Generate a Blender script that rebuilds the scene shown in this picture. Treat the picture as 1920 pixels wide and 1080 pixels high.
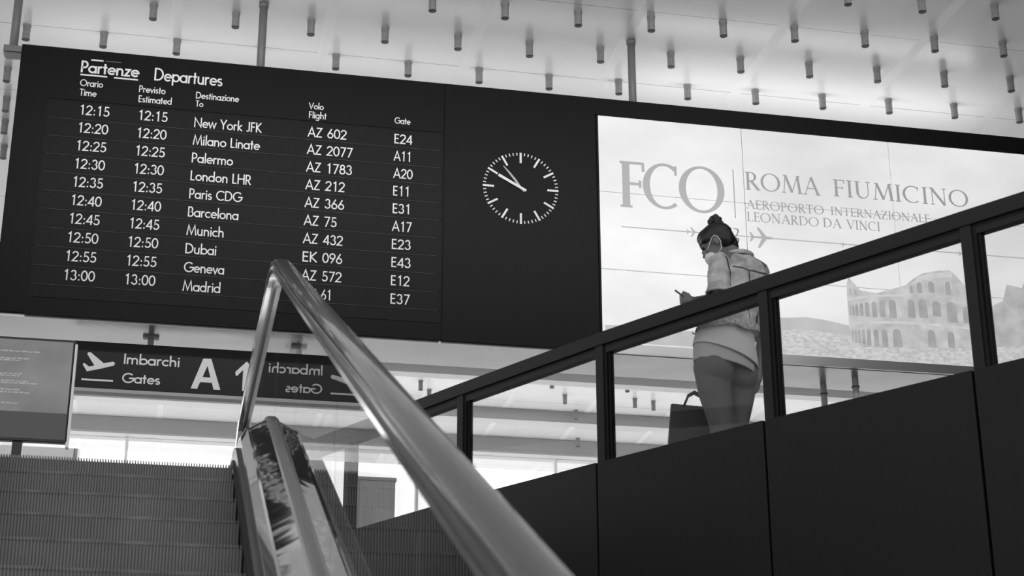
import bpy, bmesh, math, random
from mathutils import Vector, Matrix, Euler
random.seed(7)
S = bpy.context.scene
for o in list(bpy.data.objects): bpy.data.objects.remove(o)
C = S.collection
PI = math.pi

# ------------------------------------------------------------------ camera, sky, exposure
cam = bpy.data.cameras.new('camera'); camo = bpy.data.objects.new('camera', cam); C.objects.link(camo)
cam.sensor_width = 36.0; cam.lens = 36.0 * 3127 / 1920
cam.clip_start = 0.05; cam.clip_end = 400
PITCH, YAW, ROLL = math.radians(20.3), math.radians(11.885), math.radians(-0.127)
camo.rotation_euler = (Matrix.Rotation(-YAW, 3, 'Z') @ Matrix.Rotation(PI/2 + PITCH, 3, 'X') @ Matrix.Rotation(ROLL, 3, 'Z')).to_euler()
camo.location = (0, 0, 0)
cam.dof.use_dof = True; cam.dof.focus_distance = 15.0; cam.dof.aperture_fstop = 6.3
S.camera = camo
S.view_settings.view_transform = 'Standard'; S.view_settings.look = 'None'
S.view_settings.exposure = 0.0; S.view_settings.gamma = 1.0; S.view_settings.use_curve_mapping = False

W = bpy.data.worlds.new('daylight'); S.world = W; W.use_nodes = True
nt = W.node_tree; nt.nodes.clear()
tc = nt.nodes.new('ShaderNodeTexCoord'); sep = nt.nodes.new('ShaderNodeSeparateXYZ')
mr = nt.nodes.new('ShaderNodeMapRange'); mr.inputs['From Min'].default_value = 0.2; mr.inputs['From Max'].default_value = 0.8
mr.inputs['To Min'].default_value = 0.88; mr.inputs['To Max'].default_value = 2.2
bg = nt.nodes.new('ShaderNodeBackground'); wo = nt.nodes.new('ShaderNodeOutputWorld')
nt.links.new(tc.outputs['Generated'], sep.inputs[0]); nt.links.new(sep.outputs['Y'], mr.inputs['Value'])
nt.links.new(mr.outputs[0], bg.inputs['Strength']); bg.inputs['Color'].default_value = (1, 1, 1, 1)
nt.links.new(bg.outputs[0], wo.inputs[0])

sun = bpy.data.lights.new('sun', 'SUN'); sun.energy = 14.5; sun.angle = math.radians(2); suno = bpy.data.objects.new('sun', sun); C.objects.link(suno)
suno.rotation_euler = (math.radians(-41), 0, math.radians(16))          # low sun beyond the glass facade, warming the far floor
def area(name, loc, rot, sx, sy, power):
    l = bpy.data.lights.new(name, 'AREA'); l.shape = 'RECTANGLE'; l.size = sx; l.size_y = sy; l.energy = power
    o = bpy.data.objects.new(name, l); C.objects.link(o); o.location = loc; o.rotation_euler = rot
    return o
# unseen area lamps added behind the housing to brighten the ceiling near it
area('added_ceiling_fill', (1.6, 17.45, 8.55), (PI, 0, 0), 7.0, 0.25, 18)
area('added_ceiling_fill', (7.4, 17.30, 8.55), (PI, 0, 0), 4.5, 0.25, 24)

# unseen area lamp added in front of the board to lift its lettering
wl = area('added_board_fill', (3.2, 10.6, 8.6), (math.radians(78), 0, 0), 11.0, 0.3, 82); wl.data.spread = math.radians(75)

# ------------------------------------------------------------------ materials
def mat(name, v, rough=0.5, metal=0.0, spec=0.5, emit=None, bump=None, noise=None, coat=0):
    m = bpy.data.materials.new(name); m.use_nodes = True; n = m.node_tree.nodes; b = n['Principled BSDF']
    b.inputs['Base Color'].default_value = (v, v, v, 1); b.inputs['Roughness'].default_value = rough
    b.inputs['Metallic'].default_value = metal; b.inputs['Specular IOR Level'].default_value = spec
    b.inputs['Coat Weight'].default_value = coat
    L = m.node_tree.links
    if emit: b.inputs['Emission Color'].default_value = (1, 1, 1, 1); b.inputs['Emission Strength'].default_value = emit
    if noise:                                             # (scale, low, high): mottled tone
        t = n.new('ShaderNodeTexCoord'); x = n.new('ShaderNodeTexNoise'); x.inputs['Scale'].default_value = noise[0]; x.inputs['Detail'].default_value = 5
        r = n.new('ShaderNodeMapRange'); r.inputs['From Min'].default_value = .3; r.inputs['From Max'].default_value = .7
        r.inputs['To Min'].default_value = noise[1]; r.inputs['To Max'].default_value = noise[2]
        L.new(t.outputs['Object'], x.inputs['Vector']); L.new(x.outputs['Fac'], r.inputs['Value']); L.new(r.outputs[0], b.inputs['Base Color'])
    if bump:                                              # (scale, strength, distance)
        t = n.new('ShaderNodeTexCoord'); x = n.new('ShaderNodeTexNoise'); x.inputs['Scale'].default_value = bump[0]; x.inputs['Detail'].default_value = bump[3] if len(bump) > 3 else 2
        u = n.new('ShaderNodeBump'); u.inputs['Strength'].default_value = bump[1]; u.inputs['Distance'].default_value = bump[2]
        L.new(t.outputs['Object'], x.inputs['Vector']); L.new(x.outputs['Fac'], u.inputs['Height']); L.new(u.outputs[0], b.inputs['Normal'])
    return m
def math_n(nt, op, a, b=None):
    x = nt.nodes.new('ShaderNodeMath'); x.operation = op
    for i, q in enumerate((a, b)):
        if q is None: continue
        if isinstance(q, (int, float)): x.inputs[i].default_value = q
        else: nt.links.new(q, x.inputs[i])
    return x.outputs[0]
def glow(name, lo, hi, scale, stretch=(1, 1, 1), detail=6, thr=(.3, .7)):
    """backlit print: an even lit film whose printed tone varies (clouds, stone, foliage)"""
    m = bpy.data.materials.new(name); m.use_nodes = True; n = m.node_tree; b = n.nodes['Principled BSDF']
    t = n.nodes.new('ShaderNodeTexCoord'); mp = n.nodes.new('ShaderNodeMapping'); mp.inputs['Scale'].default_value = stretch
    x = n.nodes.new('ShaderNodeTexNoise'); x.inputs['Scale'].default_value = scale; x.inputs['Detail'].default_value = detail
    r = n.nodes.new('ShaderNodeMapRange'); r.inputs['From Min'].default_value = thr[0]; r.inputs['From Max'].default_value = thr[1]
    r.inputs['To Min'].default_value = lo; r.inputs['To Max'].default_value = hi
    n.links.new(t.outputs['Object'], mp.inputs[0]); n.links.new(mp.outputs[0], x.inputs['Vector']); n.links.new(x.outputs['Fac'], r.inputs['Value'])
    b.inputs['Base Color'].default_value = (.05, .05, .05, 1); b.inputs['Roughness'].default_value = .35
    b.inputs['Emission Color'].default_value = (1, 1, 1, 1); n.links.new(r.outputs[0], b.inputs['Emission Strength'])
    return m
def glass_mat(name, tint=1.0, ior=1.5, gain=1.0):
    m = bpy.data.materials.new(name); m.use_nodes = True; n = m.node_tree; n.nodes.clear()
    tr = n.nodes.new('ShaderNodeBsdfTransparent'); tr.inputs[0].default_value = (tint, tint, tint, 1)
    gl = n.nodes.new('ShaderNodeBsdfGlossy'); gl.inputs['Roughness'].default_value = 0.0
    fr = n.nodes.new('ShaderNodeFresnel'); fr.inputs['IOR'].default_value = ior
    mx = n.nodes.new('ShaderNodeMixShader'); out = n.nodes.new('ShaderNodeOutputMaterial')
    geo = n.nodes.new('ShaderNodeNewGeometry')        # front faces reflect; leaving the thin pane adds nothing
    n.links.new(math_n(n, 'MULTIPLY', math_n(n, 'MULTIPLY', fr.outputs[0], gain), math_n(n, 'SUBTRACT', 1.0, geo.outputs['Backfacing'])), mx.inputs[0]); n.links.new(tr.outputs[0], mx.inputs[1]); n.links.new(gl.outputs[0], mx.inputs[2]); n.links.new(mx.outputs[0], out.inputs[0])
    return m

M = dict(
    housing=mat('housing_black', .006, .5, spec=.12, bump=(2.0, .05, .01)),
    flap_base=mat('board_black', .006, .5, spec=.12),
    letter=mat('flap_lettering_white', .86, .5),
    clock_white=mat('clock_white', .80, .5),
    rail=mat('railing_charcoal', .013, .5, spec=.25),
    rail_in=mat('railing_gasket', .005, .5, spec=.2),
    fascia=mat('fascia_charcoal', .0085, .5, spec=.25, bump=(1.2, .06, .02)),
    steel=mat('brushed_steel', .55, .22, 1.0),
    pole=mat('grey_painted_pole', .19, .45),
    chrome=mat('polished_chrome', .88, .12, 1.0, bump=(1.2, .06, .02)),
    mirror=mat('wavy_polished_deck', .82, .05, 1.0, bump=(3.2, .14, .02, 2)),
    black_trim=mat('black_trim', .02, .25),
    rule=mat('row_rule_grey', .08, .5),
    bright=mat('polished_strip', .95, .04, 1.0),
    rubber=mat('black_rubber', .012, .6),
    handrail=mat('glossy_handrail', .085, .16, spec=.8, coat=.6, bump=(2.0, .04, .02)),
    tube=mat('grey_light_tube', .26, .42, noise=(30, .22, .30)),
    tube_dark=mat('tube_mouth', .012, .6),
    soffit=mat('satin_soffit', .42, .28, .85, bump=(1.2, .2, .03)),
    beam=mat('grey_beam', .42, .5),
    white=mat('white_paint', .78, .5),
    sign=mat('sign_black', .008, .45, spec=.25),
    sign_white=mat('sign_white', .84, .5),
    floor=mat('pale_floor', .6, .3, noise=(3, .55, .65)), floor_dark=mat('grey_floor', .2, .4, noise=(3, .16, .24)),
    mullion=mat('pale_mullion', .8, .4),
    skin=mat('skin', .14, .5, bump=(90, .1, .002)),
    hair=mat('dark_hair', .008, .42, bump=(60, .5, .006)),
    denim=mat('pale_denim', .5, .85, noise=(14, .26, .62), bump=(70, .6, .005)),
    seam=mat('denim_seam', .06, .9),
    shirt=mat('white_shirt', .62, .8, bump=(12, .3, .01)),
    band=mat('pale_underlayer', .42, .8),
    leggings=mat('grey_leggings', .105, .8),
    mask=mat('white_mask', .75, .8),
    tattoo=mat('inked_skin', .06, .6, noise=(38, .025, .12)),
    phone=mat('phone_case', .05, .3),
    bag=mat('dark_bag', .035, .7, noise=(4, .025, .05)),
    shoe=mat('dark_shoe', .03, .6),
    stand_in=mat('stand_in_grey', .85, .5),
    glass=glass_mat('clear_glass', .97, 1.5),
    pane=glass_mat('railing_glass', .98, 1.5, .5),
    balglass=glass_mat('balustrade_glass', .95, 1.5, 1.0),
    facade_glass=glass_mat('facade_glass', .99, 1.45, .15),
    film=glow('backlit_sky', .64, .86, .55, (1, 1, 1.9)),
    film_text=mat('print_grey', .02, .4, emit=.30),
    film_fco=mat('print_light_grey', .02, .4, emit=.37),
    film_line=mat('print_line', .02, .4, emit=.40),
    film_plane=mat('print_plane', .02, .4, emit=.36),
    stone=glow('print_stone', .40, .60, 7, detail=8),
    stone_light=glow('print_pale_stone', .52, .64, 9),
    arch=glow('print_arch', .30, .40, 6),
    hill=glow('print_hill', .42, .50, 4),
    town=glow('print_town', .42, .66, 22, (1, 1, 2)),
    tree=glow('print_tree', .36, .52, 6),
)
# flap rows: fine horizontal flap slits
def flap_mat():
    m = mat('flap_slats', .0135, .5, spec=.12); n = m.node_tree
    t = n.nodes.new('ShaderNodeTexCoord'); s = n.nodes.new('ShaderNodeSeparateXYZ'); n.links.new(t.outputs['Object'], s.inputs[0])
    f = math_n(n, 'FRACT', math_n(n, 'MULTIPLY', s.outputs['Z'], 1/.0245))
    r = n.nodes.new('ShaderNodeMapRange'); n.links.new(math_n(n, 'GREATER_THAN', f, .22), r.inputs['Value'])
    r.inputs['To Min'].default_value = .005; r.inputs['To Max'].default_value = .010
    n.links.new(r.outputs[0], n.nodes['Principled BSDF'].inputs['Base Color'])
    return m
M['flap'] = flap_mat()
def ceiling_mat():
    m = mat('ceiling_panels', .8, .3); n = m.node_tree; b = n.nodes['Principled BSDF']
    t = n.nodes.new('ShaderNodeTexCoord'); s = n.nodes.new('ShaderNodeSeparateXYZ'); n.links.new(t.outputs['Object'], s.inputs[0])
    fx = math_n(n, 'FRACT', math_n(n, 'MULTIPLY', math_n(n, 'SUBTRACT', s.outputs['X'], 3.04 - 1.69*20), 1/1.69))
    strip = math_n(n, 'LESS_THAN', fx, .075)
    fy = math_n(n, 'FRACT', math_n(n, 'MULTIPLY', math_n(n, 'SUBTRACT', s.outputs['Y'], 17.42 - 1.7*20), 1/1.7))
    seam = math_n(n, 'MULTIPLY', math_n(n, 'LESS_THAN', fy, .007), math_n(n, 'SUBTRACT', 1.0, strip))
    mx = n.nodes.new('ShaderNodeMix'); mx.data_type = 'RGBA'; mx.inputs['A'].default_value = (.62, .62, .62, 1); mx.inputs['B'].default_value = (.655, .655, .655, 1)
    n.links.new(strip, mx.inputs['Factor'])
    m2 = n.nodes.new('ShaderNodeMix'); m2.data_type = 'RGBA'; n.links.new(seam, m2.inputs['Factor']); n.links.new(mx.outputs['Result'], m2.inputs['A']); m2.inputs['B'].default_value = (.25, .25, .25, 1)
    n.links.new(m2.outputs['Result'], b.inputs['Base Color'])
    rr = n.nodes.new('ShaderNodeMapRange'); n.links.new(strip, rr.inputs['Value']); rr.inputs['To Min'].default_value = .24; rr.inputs['To Max'].default_value = .32
    n.links.new(rr.outputs[0], b.inputs['Roughness'])
    return m
M['ceiling'] = ceiling_mat()
def screen_mat():
    m = mat('lit_screen', .03, .12); n = m.node_tree; b = n.nodes['Principled BSDF']
    t = n.nodes.new('ShaderNodeTexCoord'); x = n.nodes.new('ShaderNodeTexNoise'); x.inputs['Scale'].default_value = 2.2; x.inputs['Detail'].default_value = 3
    r = n.nodes.new('ShaderNodeMapRange'); r.inputs['From Min'].default_value = .35; r.inputs['From Max'].default_value = .65; r.inputs['To Min'].default_value = .13; r.inputs['To Max'].default_value = .19
    n.links.new(t.outputs['Object'], x.inputs['Vector']); n.links.new(x.outputs['Fac'], r.inputs['Value'])
    b.inputs['Emission Color'].default_value = (1, 1, 1, 1); n.links.new(r.outputs[0], b.inputs['Emission Strength'])
    return m
M['screen'] = screen_mat()
M['screen_dark'] = mat('screen_footer', .03, .12, emit=.035)
M['screen_text'] = mat('screen_text', .03, .2, emit=.30)

# ------------------------------------------------------------------ mesh helpers
def obj(name, bm, m, parent=None, smooth=False, kind=None):
    bmesh.ops.recalc_face_normals(bm, faces=bm.faces)
    me = bpy.data.meshes.new(name); bm.to_mesh(me); bm.free()
    if smooth:
        for p in me.polygons: p.use_smooth = True
    me.materials.append(M[m] if isinstance(m, str) else m)
    o = bpy.data.objects.new(name, me); C.objects.link(o)
    if parent is not None:
        o.parent = parent
        if parent.parent is None: o.matrix_parent_inverse = Matrix.Translation(-parent.location)
    if kind: o['kind'] = kind
    return o
def thing(name, label, cat, loc=(0, 0, 0), group=None):
    o = bpy.data.objects.new(name, None); o.empty_display_size = .1; C.objects.link(o); o.location = loc
    o['label'] = label; o['category'] = cat
    if group: o['group'] = group
    return o
def tag(o, label, cat, group=None):
    o['label'] = label; o['category'] = cat
    if group: o['group'] = group
    return o
def BM(): return bmesh.new()
def box(bm, x0, x1, y0, y1, z0, z1):
    vs = [bm.verts.new((x, y, z)) for x in (x0, x1) for y in (y0, y1) for z in (z0, z1)]
    for f in ((0, 1, 3, 2), (4, 6, 7, 5), (0, 4, 5, 1), (2, 3, 7, 6), (0, 2, 6, 4), (1, 5, 7, 3)): bm.faces.new([vs[i] for i in f])
    return vs
def bev(o, w=.004, seg=2):
    b = o.modifiers.new('bevel', 'BEVEL'); b.width = w; b.segments = seg; b.limit_method = 'ANGLE'; return o
def prism(bm, pts, lo, hi, axis='y'):
    """polygon pts (2-D) extruded between lo and hi along an axis"""
    def P(a, b, h): return (a, h, b) if axis == 'y' else (a, b, h) if axis == 'z' else (h, a, b)
    A = [bm.verts.new(P(a, b, lo)) for a, b in pts]; B = [bm.verts.new(P(a, b, hi)) for a, b in pts]
    bm.faces.new(A); bm.faces.new(B[::-1]); n = len(pts)
    for i in range(n): bm.faces.new((A[i], A[(i+1) % n], B[(i+1) % n], B[i]))
def obox(bm, p, q, w, z0, z1, off=0.0):
    """box along plan line p->q, w thick across, from z0 to z1, shifted sideways by off (left of travel +)"""
    d = Vector((q[0]-p[0], q[1]-p[1])).normalized(); nrm = Vector((-d.y, d.x))
    pts = [(p[0]+nrm.x*(off+s*w/2), p[1]+nrm.y*(off+s*w/2)) for s in (-1, 1)] + [(q[0]+nrm.x*(off+s*w/2), q[1]+nrm.y*(off+s*w/2)) for s in (1, -1)]
    prism(bm, pts, z0, z1, 'z')
def cyl(bm, p, q, r0, r1=None, seg=20, caps=True):
    p, q = Vector(p), Vector(q); r1 = r0 if r1 is None else r1; d = (q-p).normalized()
    u = d.orthogonal().normalized(); v = d.cross(u)
    A, B = [], []
    for i in range(seg):
        a = 2*PI*i/seg; e = u*math.cos(a)+v*math.sin(a)
        A.append(bm.verts.new(p+e*r0)); B.append(bm.verts.new(q+e*r1))
    for i in range(seg): bm.faces.new((A[i], A[(i+1) % seg], B[(i+1) % seg], B[i]))
    if caps: bm.faces.new(A[::-1]); bm.faces.new(B)
def tube(bm, pts, r, seg=8):
    pts = [Vector(p) for p in pts]; rings = []; prev = None
    for i, p in enumerate(pts):
        d = (pts[min(i+1, len(pts)-1)]-pts[max(i-1, 0)]).normalized()
        u = d.orthogonal().normalized() if prev is None else (prev-d*prev.dot(d)).normalized(); prev = u; v = d.cross(u)
        rr = r[i] if isinstance(r, (list, tuple)) else r
        rings.append([bm.verts.new(p+(u*math.cos(2*PI*k/seg)+v*math.sin(2*PI*k/seg))*rr) for k in range(seg)])
    for A, B in zip(rings, rings[1:]):
        for k in range(seg): bm.faces.new((A[k], A[(k+1) % seg], B[(k+1) % seg], B[k]))
    bm.faces.new(rings[0][::-1]); bm.faces.new(rings[-1])
def ell(bm, c, rx, ry, rz, rot=None, sub=3):
    m = Matrix.Translation(c) @ (rot.to_4x4() if rot else Matrix()) @ Matrix.Diagonal((rx, ry, rz, 1))
    bmesh.ops.create_icosphere(bm, subdivisions=sub, radius=1, matrix=m)

# ------------------------------------------------------------------ lettering
def arc(cx, cy, rx, ry, a0, a1, n=None):
    n = n or max(5, int(abs(a1-a0)/12)); return [(cx+rx*math.cos(math.radians(a0+(a1-a0)*i/n)), cy+ry*math.sin(math.radians(a0+(a1-a0)*i/n))) for i in range(n+1)]
def ring(cx, cy, rx, ry): return arc(cx, cy, rx, ry, 0, 360, 32)
R = .25
SANS = {
 '0': (.62, [ring(.31, .5, .25, .44)]), '1': (.62, [[(.17, .80), (.36, .95), (.36, 0)]]),
 '2': (.62, [arc(.31, .71, .23, .23, 175, -38)+[(.07, .06), (.57, .06)]]),
 '3': (.62, [arc(.30, .73, .19, .21, 165, -90)+arc(.30, .29, .23, .23, 90, -165)]),
 '4': (.62, [[(.46, 0), (.46, .96)], [(.46, .93), (.06, .27), (.60, .27)]]),
 '5': (.62, [[(.53, .94), (.20, .94), (.14, .52)]+arc(.29, .32, .24, .26, 128, -150)]),
 '6': (.62, [[(.42, .98), (.11, .42)], ring(.31, .30, .235, .24)]), '7': (.62, [[(.06, .94), (.54, .94), (.20, 0)]]),
 '8': (.62, [ring(.31, .73, .18, .205), ring(.31, .29, .235, .235)]), '9': (.62, [[(.20, .02), (.51, .58)], ring(.31, .70, .235, .24)]),
 ':': (.30, [[(.15, .03), (.15, .17)], [(.15, .45), (.15, .59)]]), ' ': (.34, []),
 'A': (.78, [[(.04, 0), (.39, .98), (.74, 0)], [(.17, .32), (.61, .32)]]),
 'B': (.60, [[(.09, .06), (.09, .94), (.28, .94)]+arc(.28, .73, .17, .21, 90, -90)+[(.09, .52), (.30, .52)]+arc(.30, .29, .21, .23, 90, -90)+[(.09, .06)]]),
 'C': (.84, [arc(.50, .5, .43, .44, 48, 312)]), 'D': (.78, [[(.09, .06), (.09, .94), (.28, .94)]+arc(.28, .5, .42, .44, 90, -90)+[(.09, .06)]]),
 'E': (.54, [[(.48, .94), (.09, .94), (.09, .06), (.48, .06)], [(.09, .52), (.44, .52)]]), 'F': (.50, [[(.46, .94), (.09, .94), (.09, 0)], [(.09, .52), (.42, .52)]]),
 'G': (.95, [arc(.50, .5, .43, .44, 45, 358)+[(.56, .485)]]), 'H': (.74, [[(.09, 0), (.09, 1)], [(.65, 0), (.65, 1)], [(.09, .52), (.65, .52)]]),
 'I': (.20, [[(.10, 0), (.10, 1)]]), 'J': (.40, [[(.29, 1), (.29, .20)]+arc(.15, .20, .14, .15, 0, -140)]),
 'K': (.62, [[(.09, 0), (.09, 1)], [(.54, 1), (.13, .50), (.58, 0)]]), 'L': (.48, [[(.09, 1), (.09, .06), (.44, .06)]]),
 'M': (.96, [[(.07, 0), (.20, .97), (.48, .10), (.76, .97), (.89, 0)]]), 'N': (.80, [[(.09, 0), (.09, .95), (.71, .05), (.71, 1)]]),
 'O': (1.0, [ring(.5, .5, .43, .44)]), 'P': (.56, [[(.09, 0), (.09, .94), (.27, .94)]+arc(.27, .69, .21, .25, 90, -90)+[(.09, .44)]]),
 'R': (.58, [[(.09, 0), (.09, .94), (.27, .94)]+arc(.27, .70, .20, .24, 90, -90)+[(.09, .46)], [(.25, .46), (.53, 0)]]),
 'T': (.56, [[(.03, .94), (.53, .94)], [(.28, 0), (.28, .94)]]), 'V': (.72, [[(.04, 1), (.36, .04), (.68, 1)]]),
 'Y': (.66, [[(.04, 1), (.33, .46), (.62, 1)], [(.33, 0), (.33, .46)]]), 'Z': (.64, [[(.07, .94), (.56, .94), (.08, .06), (.60, .06)]]),
 'a': (.62, [ring(.29, .31, R, R), [(.535, 0), (.535, .62)]]), 'b': (.64, [ring(.34, .31, R, R), [(.09, 0), (.09, 1.05)]]),
 'c': (.52, [arc(.31, .31, R, R, 48, 312)]), 'd': (.64, [ring(.29, .31, R, R), [(.535, 0), (.535, 1.05)]]),
 'e': (.60, [[(.07, .32)]+[(.55, .32)]+arc(.31, .31, R, R, 3, 318)]), 'f': (.32, [[(.14, 0), (.14, .86)]+arc(.27, .86, .13, .13, 180, 70), [(.01, .58), (.29, .58)]]),
 'g': (.64, [ring(.29, .31, R, R), [(.535, .62), (.535, -.06)]+arc(.30, -.06, .235, .2, 0, -155)]),
 'h': (.58, [[(.09, 0), (.09, 1.05)], arc(.28, .36, .19, .21, 180, 0)+[(.47, 0)]]), 'i': (.20, [[(.10, 0), (.10, .62)], [(.10, .76), (.10, .89)]]),
 'k': (.52, [[(.09, 0), (.09, 1.05)], [(.45, .62), (.12, .32), (.49, 0)]]), 'l': (.20, [[(.10, 0), (.10, 1.05)]]),
 'm': (.90, [[(.09, 0), (.09, .62)], arc(.265, .38, .175, .19, 180, 0)+[(.44, 0)], arc(.615, .38, .175, .19, 180, 0)+[(.79, 0)]]),
 'n': (.58, [[(.09, 0), (.09, .62)], arc(.28, .36, .19, .21, 180, 0)+[(.47, 0)]]), 'o': (.62, [ring(.31, .31, R, R)]),
 'p': (.64, [ring(.34, .31, R, R), [(.09, -.28), (.09, .62)]]), 'r': (.38, [[(.09, 0), (.09, .62)], arc(.27, .36, .18, .21, 180, 62)]),
 's': (.44, [arc(.22, .44, .14, .125, 35, 260)+arc(.22, .185, .15, .13, 85, -150)]), 't': (.34, [[(.16, 0), (.16, .88)], [(.01, .57), (.32, .57)]]),
 'u': (.58, [[(.09, .62), (.09, .25)]+arc(.28, .25, .19, .2, 180, 360), [(.47, 0), (.47, .62)]]), 'v': (.50, [[(.03, .62), (.25, .04), (.47, .62)]]),
 'w': (.78, [[(.03, .62), (.21, .05), (.39, .6), (.57, .05), (.75, .62)]]), 'y': (.50, [[(.03, .62), (.26, .08)], [(.47, .62), (.17, -.28)]]),
 'z': (.48, [[(.05, .57), (.41, .57), (.07, .05), (.44, .05)]]),
}
def ribbon(bm, pts, hw, y, th):
    """flat stroke through 2-D points (x, z); hw is a half width or a list of half widths; y is the back plane"""
    n = len(pts); closed = n > 2 and math.dist(pts[0], pts[-1]) < 1e-6
    if closed: pts = pts[:-1]; n -= 1
    hws = hw if isinstance(hw, list) else [hw]*n
    L, Rr = [], []
    for i in range(n):
        a = pts[i-1] if (i > 0 or closed) else pts[i]; b = pts[(i+1) % n] if (i < n-1 or closed) else pts[i]; p = pts[i]
        d1 = Vector((p[0]-a[0], p[1]-a[1])); d2 = Vector((b[0]-p[0], b[1]-p[1]))
        if d1.length < 1e-9: d1 = d2
        if d2.length < 1e-9: d2 = d1
        d1.normalize(); d2.normalize(); t = (d1+d2)
        t = d1 if t.length < 1e-6 else t.normalized(); nn = Vector((-t.y, t.x)); k = 1/max(.42, nn.dot(Vector((-d1.y, d1.x))))
        L.append((p[0]+nn.x*hws[i]*k, p[1]+nn.y*hws[i]*k)); Rr.append((p[0]-nn.x*hws[i]*k, p[1]-nn.y*hws[i]*k))
    f = [(bm.verts.new((l[0], y-th, l[1])), bm.verts.new((r[0], y-th, r[1])), bm.verts.new((l[0], y, l[1])), bm.verts.new((r[0], y, r[1]))) for l, r in zip(L, Rr)]
    for i in range(n if closed else n-1):
        A, B = f[i], f[(i+1) % n]
        bm.faces.new((A[0], A[1], B[1], B[0])); bm.faces.new((A[2], B[2], B[3], A[3])); bm.faces.new((A[0], B[0], B[2], A[2])); bm.faces.new((A[1], A[3], B[3], B[1]))
    if not closed:
        for A in (f[0], f[-1]): bm.faces.new((A[0], A[2], A[3], A[1]))
def sans(bm, s, x, z, cap, width=None, y=16.0, stroke=.115, th=.004, track=.02):
    adv = sum(SANS[c][0]+track for c in s); sx = cap if width is None else width/(adv-.1)
    cx = x-.05*sx
    for c in s:
        w, st = SANS[c]
        for i, pl in enumerate(st): ribbon(bm, [(cx+px*sx, z+pz*cap) for px, pz in pl], stroke*.5*(sx+cap)/2, y, th+.0005*i)      # each stroke a hair thicker, so none coincide
        cx += (w+track)*sx
TK, TN = .066, .024     # serif half widths
def wring(cx, cy, rx, ry, a0, a1):
    n = max(8, int(abs(a1-a0)/8)); P = arc(cx, cy, rx, ry, a0, a1, n)
    return P, [TN+(TK-TN)*math.cos(math.radians(a0+(a1-a0)*i/n))**2 for i in range(n+1)]
def sline(a, b, w): return ([a, b], [w, w])
def srf(x, y, l=.13): return ([(x-l, y), (x+l, y)], [TN*.9, TN*.9])
def stem(x, l=.13): return [sline((x, 0), (x, 1), TK), srf(x, .02, l), srf(x, .98, l)]
SER = {
 'F': (.60, stem(.16)[:2]+[sline((.03, .976), (.55, .976), TN), sline((.16, .52), (.47, .52), TN), sline((.54, 1), (.55, .80), TN), sline((.47, .60), (.47, .44), TN)]),
 'C': (.90, [wring(.50, .5, .42, .485, 52, 308), sline((.77, .97), (.77, .76), TN)]), 'O': (1.0, [wring(.5, .5, .425, .485, 0, 360)]),
 'R': (.74, stem(.16)+[([(.16, .976), (.30, .976)]+wring(.30, .74, .22, .236, 90, -90)[0]+[(.16, .504)], [TN, TN]+wring(.30, .74, .22, .236, 90, -90)[1]+[TN]), sline((.32, .50), (.66, .02), TK), srf(.68, .02, .08)]),
 'M': (1.05, [sline((.12, 0), (.22, 1), TN), sline((.22, 1), (.53, .04), TK), sline((.53, .04), (.83, 1), TN), sline((.83, 1), (.93, 0), TK), srf(.12, .02, .10), srf(.93, .02, .12), srf(.19, .98, .08), srf(.87, .98, .08)]),
 'A': (.86, [sline((.10, 0), (.43, 1), TN), sline((.43, 1), (.76, 0), TK), sline((.22, .36), (.63, .36), TN), srf(.10, .02, .10), srf(.76, .02, .12)]),
 'I': (.34, stem(.17)), 'U': (.86, [([(.17, 1), (.17, .35)]+arc(.43, .35, .26, .33, 180, 360)+[(.69, 1)], [TK, TK]+[TK-(TK-TN)*min(1, i/8) for i in range(len(arc(.43, .35, .26, .33, 180, 360)))]+[TN]), srf(.17, .98), srf(.69, .98, .11)]),
 'N': (.92, [sline((.16, 0), (.16, 1), TN), sline((.13, 1), (.76, 0), TK), sline((.76, 0), (.76, 1), TN), srf(.16, .02, .11), srf(.76, .98, .11), srf(.11, .98, .08)]),
 'E': (.60, stem(.16)[:1]+[sline((.03, .976), (.52, .976), TN), sline((.16, .52), (.46, .52), TN), sline((.03, .024), (.54, .024), TN), sline((.52, 1), (.52, .82), TN), sline((.55, 0), (.56, .2), TN), sline((.46, .6), (.46, .44), TN)]),
 'P': (.64, stem(.16)+[([(.16, .976), (.30, .976)]+wring(.30, .72, .22, .256, 90, -90)[0]+[(.16, .464)], [TN, TN]+wring(.30, .72, .22, .256, 90, -90)[1]+[TN])]),
 'T': (.74, [sline((.37, 0), (.37, 1), TK), srf(.37, .02), sline((.05, .976), (.69, .976), TN), sline((.05, 1), (.05, .82), TN), sline((.69, 1), (.69, .82), TN)]),
 'Z': (.72, [sline((.08, .976), (.62, .976), TN), sline((.61, .97), (.08, .03), TK), sline((.07, .024), (.65, .024), TN), sline((.65, 0), (.66, .2), TN), sline((.08, 1), (.07, .8), TN)]),
 'L': (.60, stem(.16)[:1]+[srf(.16, .98), sline((.03, .024), (.54, .024), TN), sline((.55, 0), (.56, .22), TN)]),
 'D': (.88, stem(.16)+[([(.16, .976), (.34, .976)]+wring(.34, .5, .44, .476, 90, -90)[0]+[(.16, .024)], [TN, TN]+wring(.34, .5, .44, .476, 90, -90)[1]+[TN])]),
 'V': (.86, [sline((.10, 1), (.44, 0), TK), sline((.44, 0), (.76, 1), TN), srf(.10, .98, .12), srf(.76, .98, .10)]), ' ': (.42, []),
}
def serif(bm, s, x, z, cap, width, y, th=.003, bold=1.0):
    adv = sum(SER[c][0]+.04 for c in s); sx = width/(adv-.1); cx = x-.05*sx
    for c in s:
        w, st = SER[c]
        for i, (pl, ws) in enumerate(st): ribbon(bm, [(cx+px*sx, z+pz*cap) for px, pz in pl], [q*bold*(sx+cap)/2 for q in ws], y, th+.0003*i)
        cx += (w+.04)*sx
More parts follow.
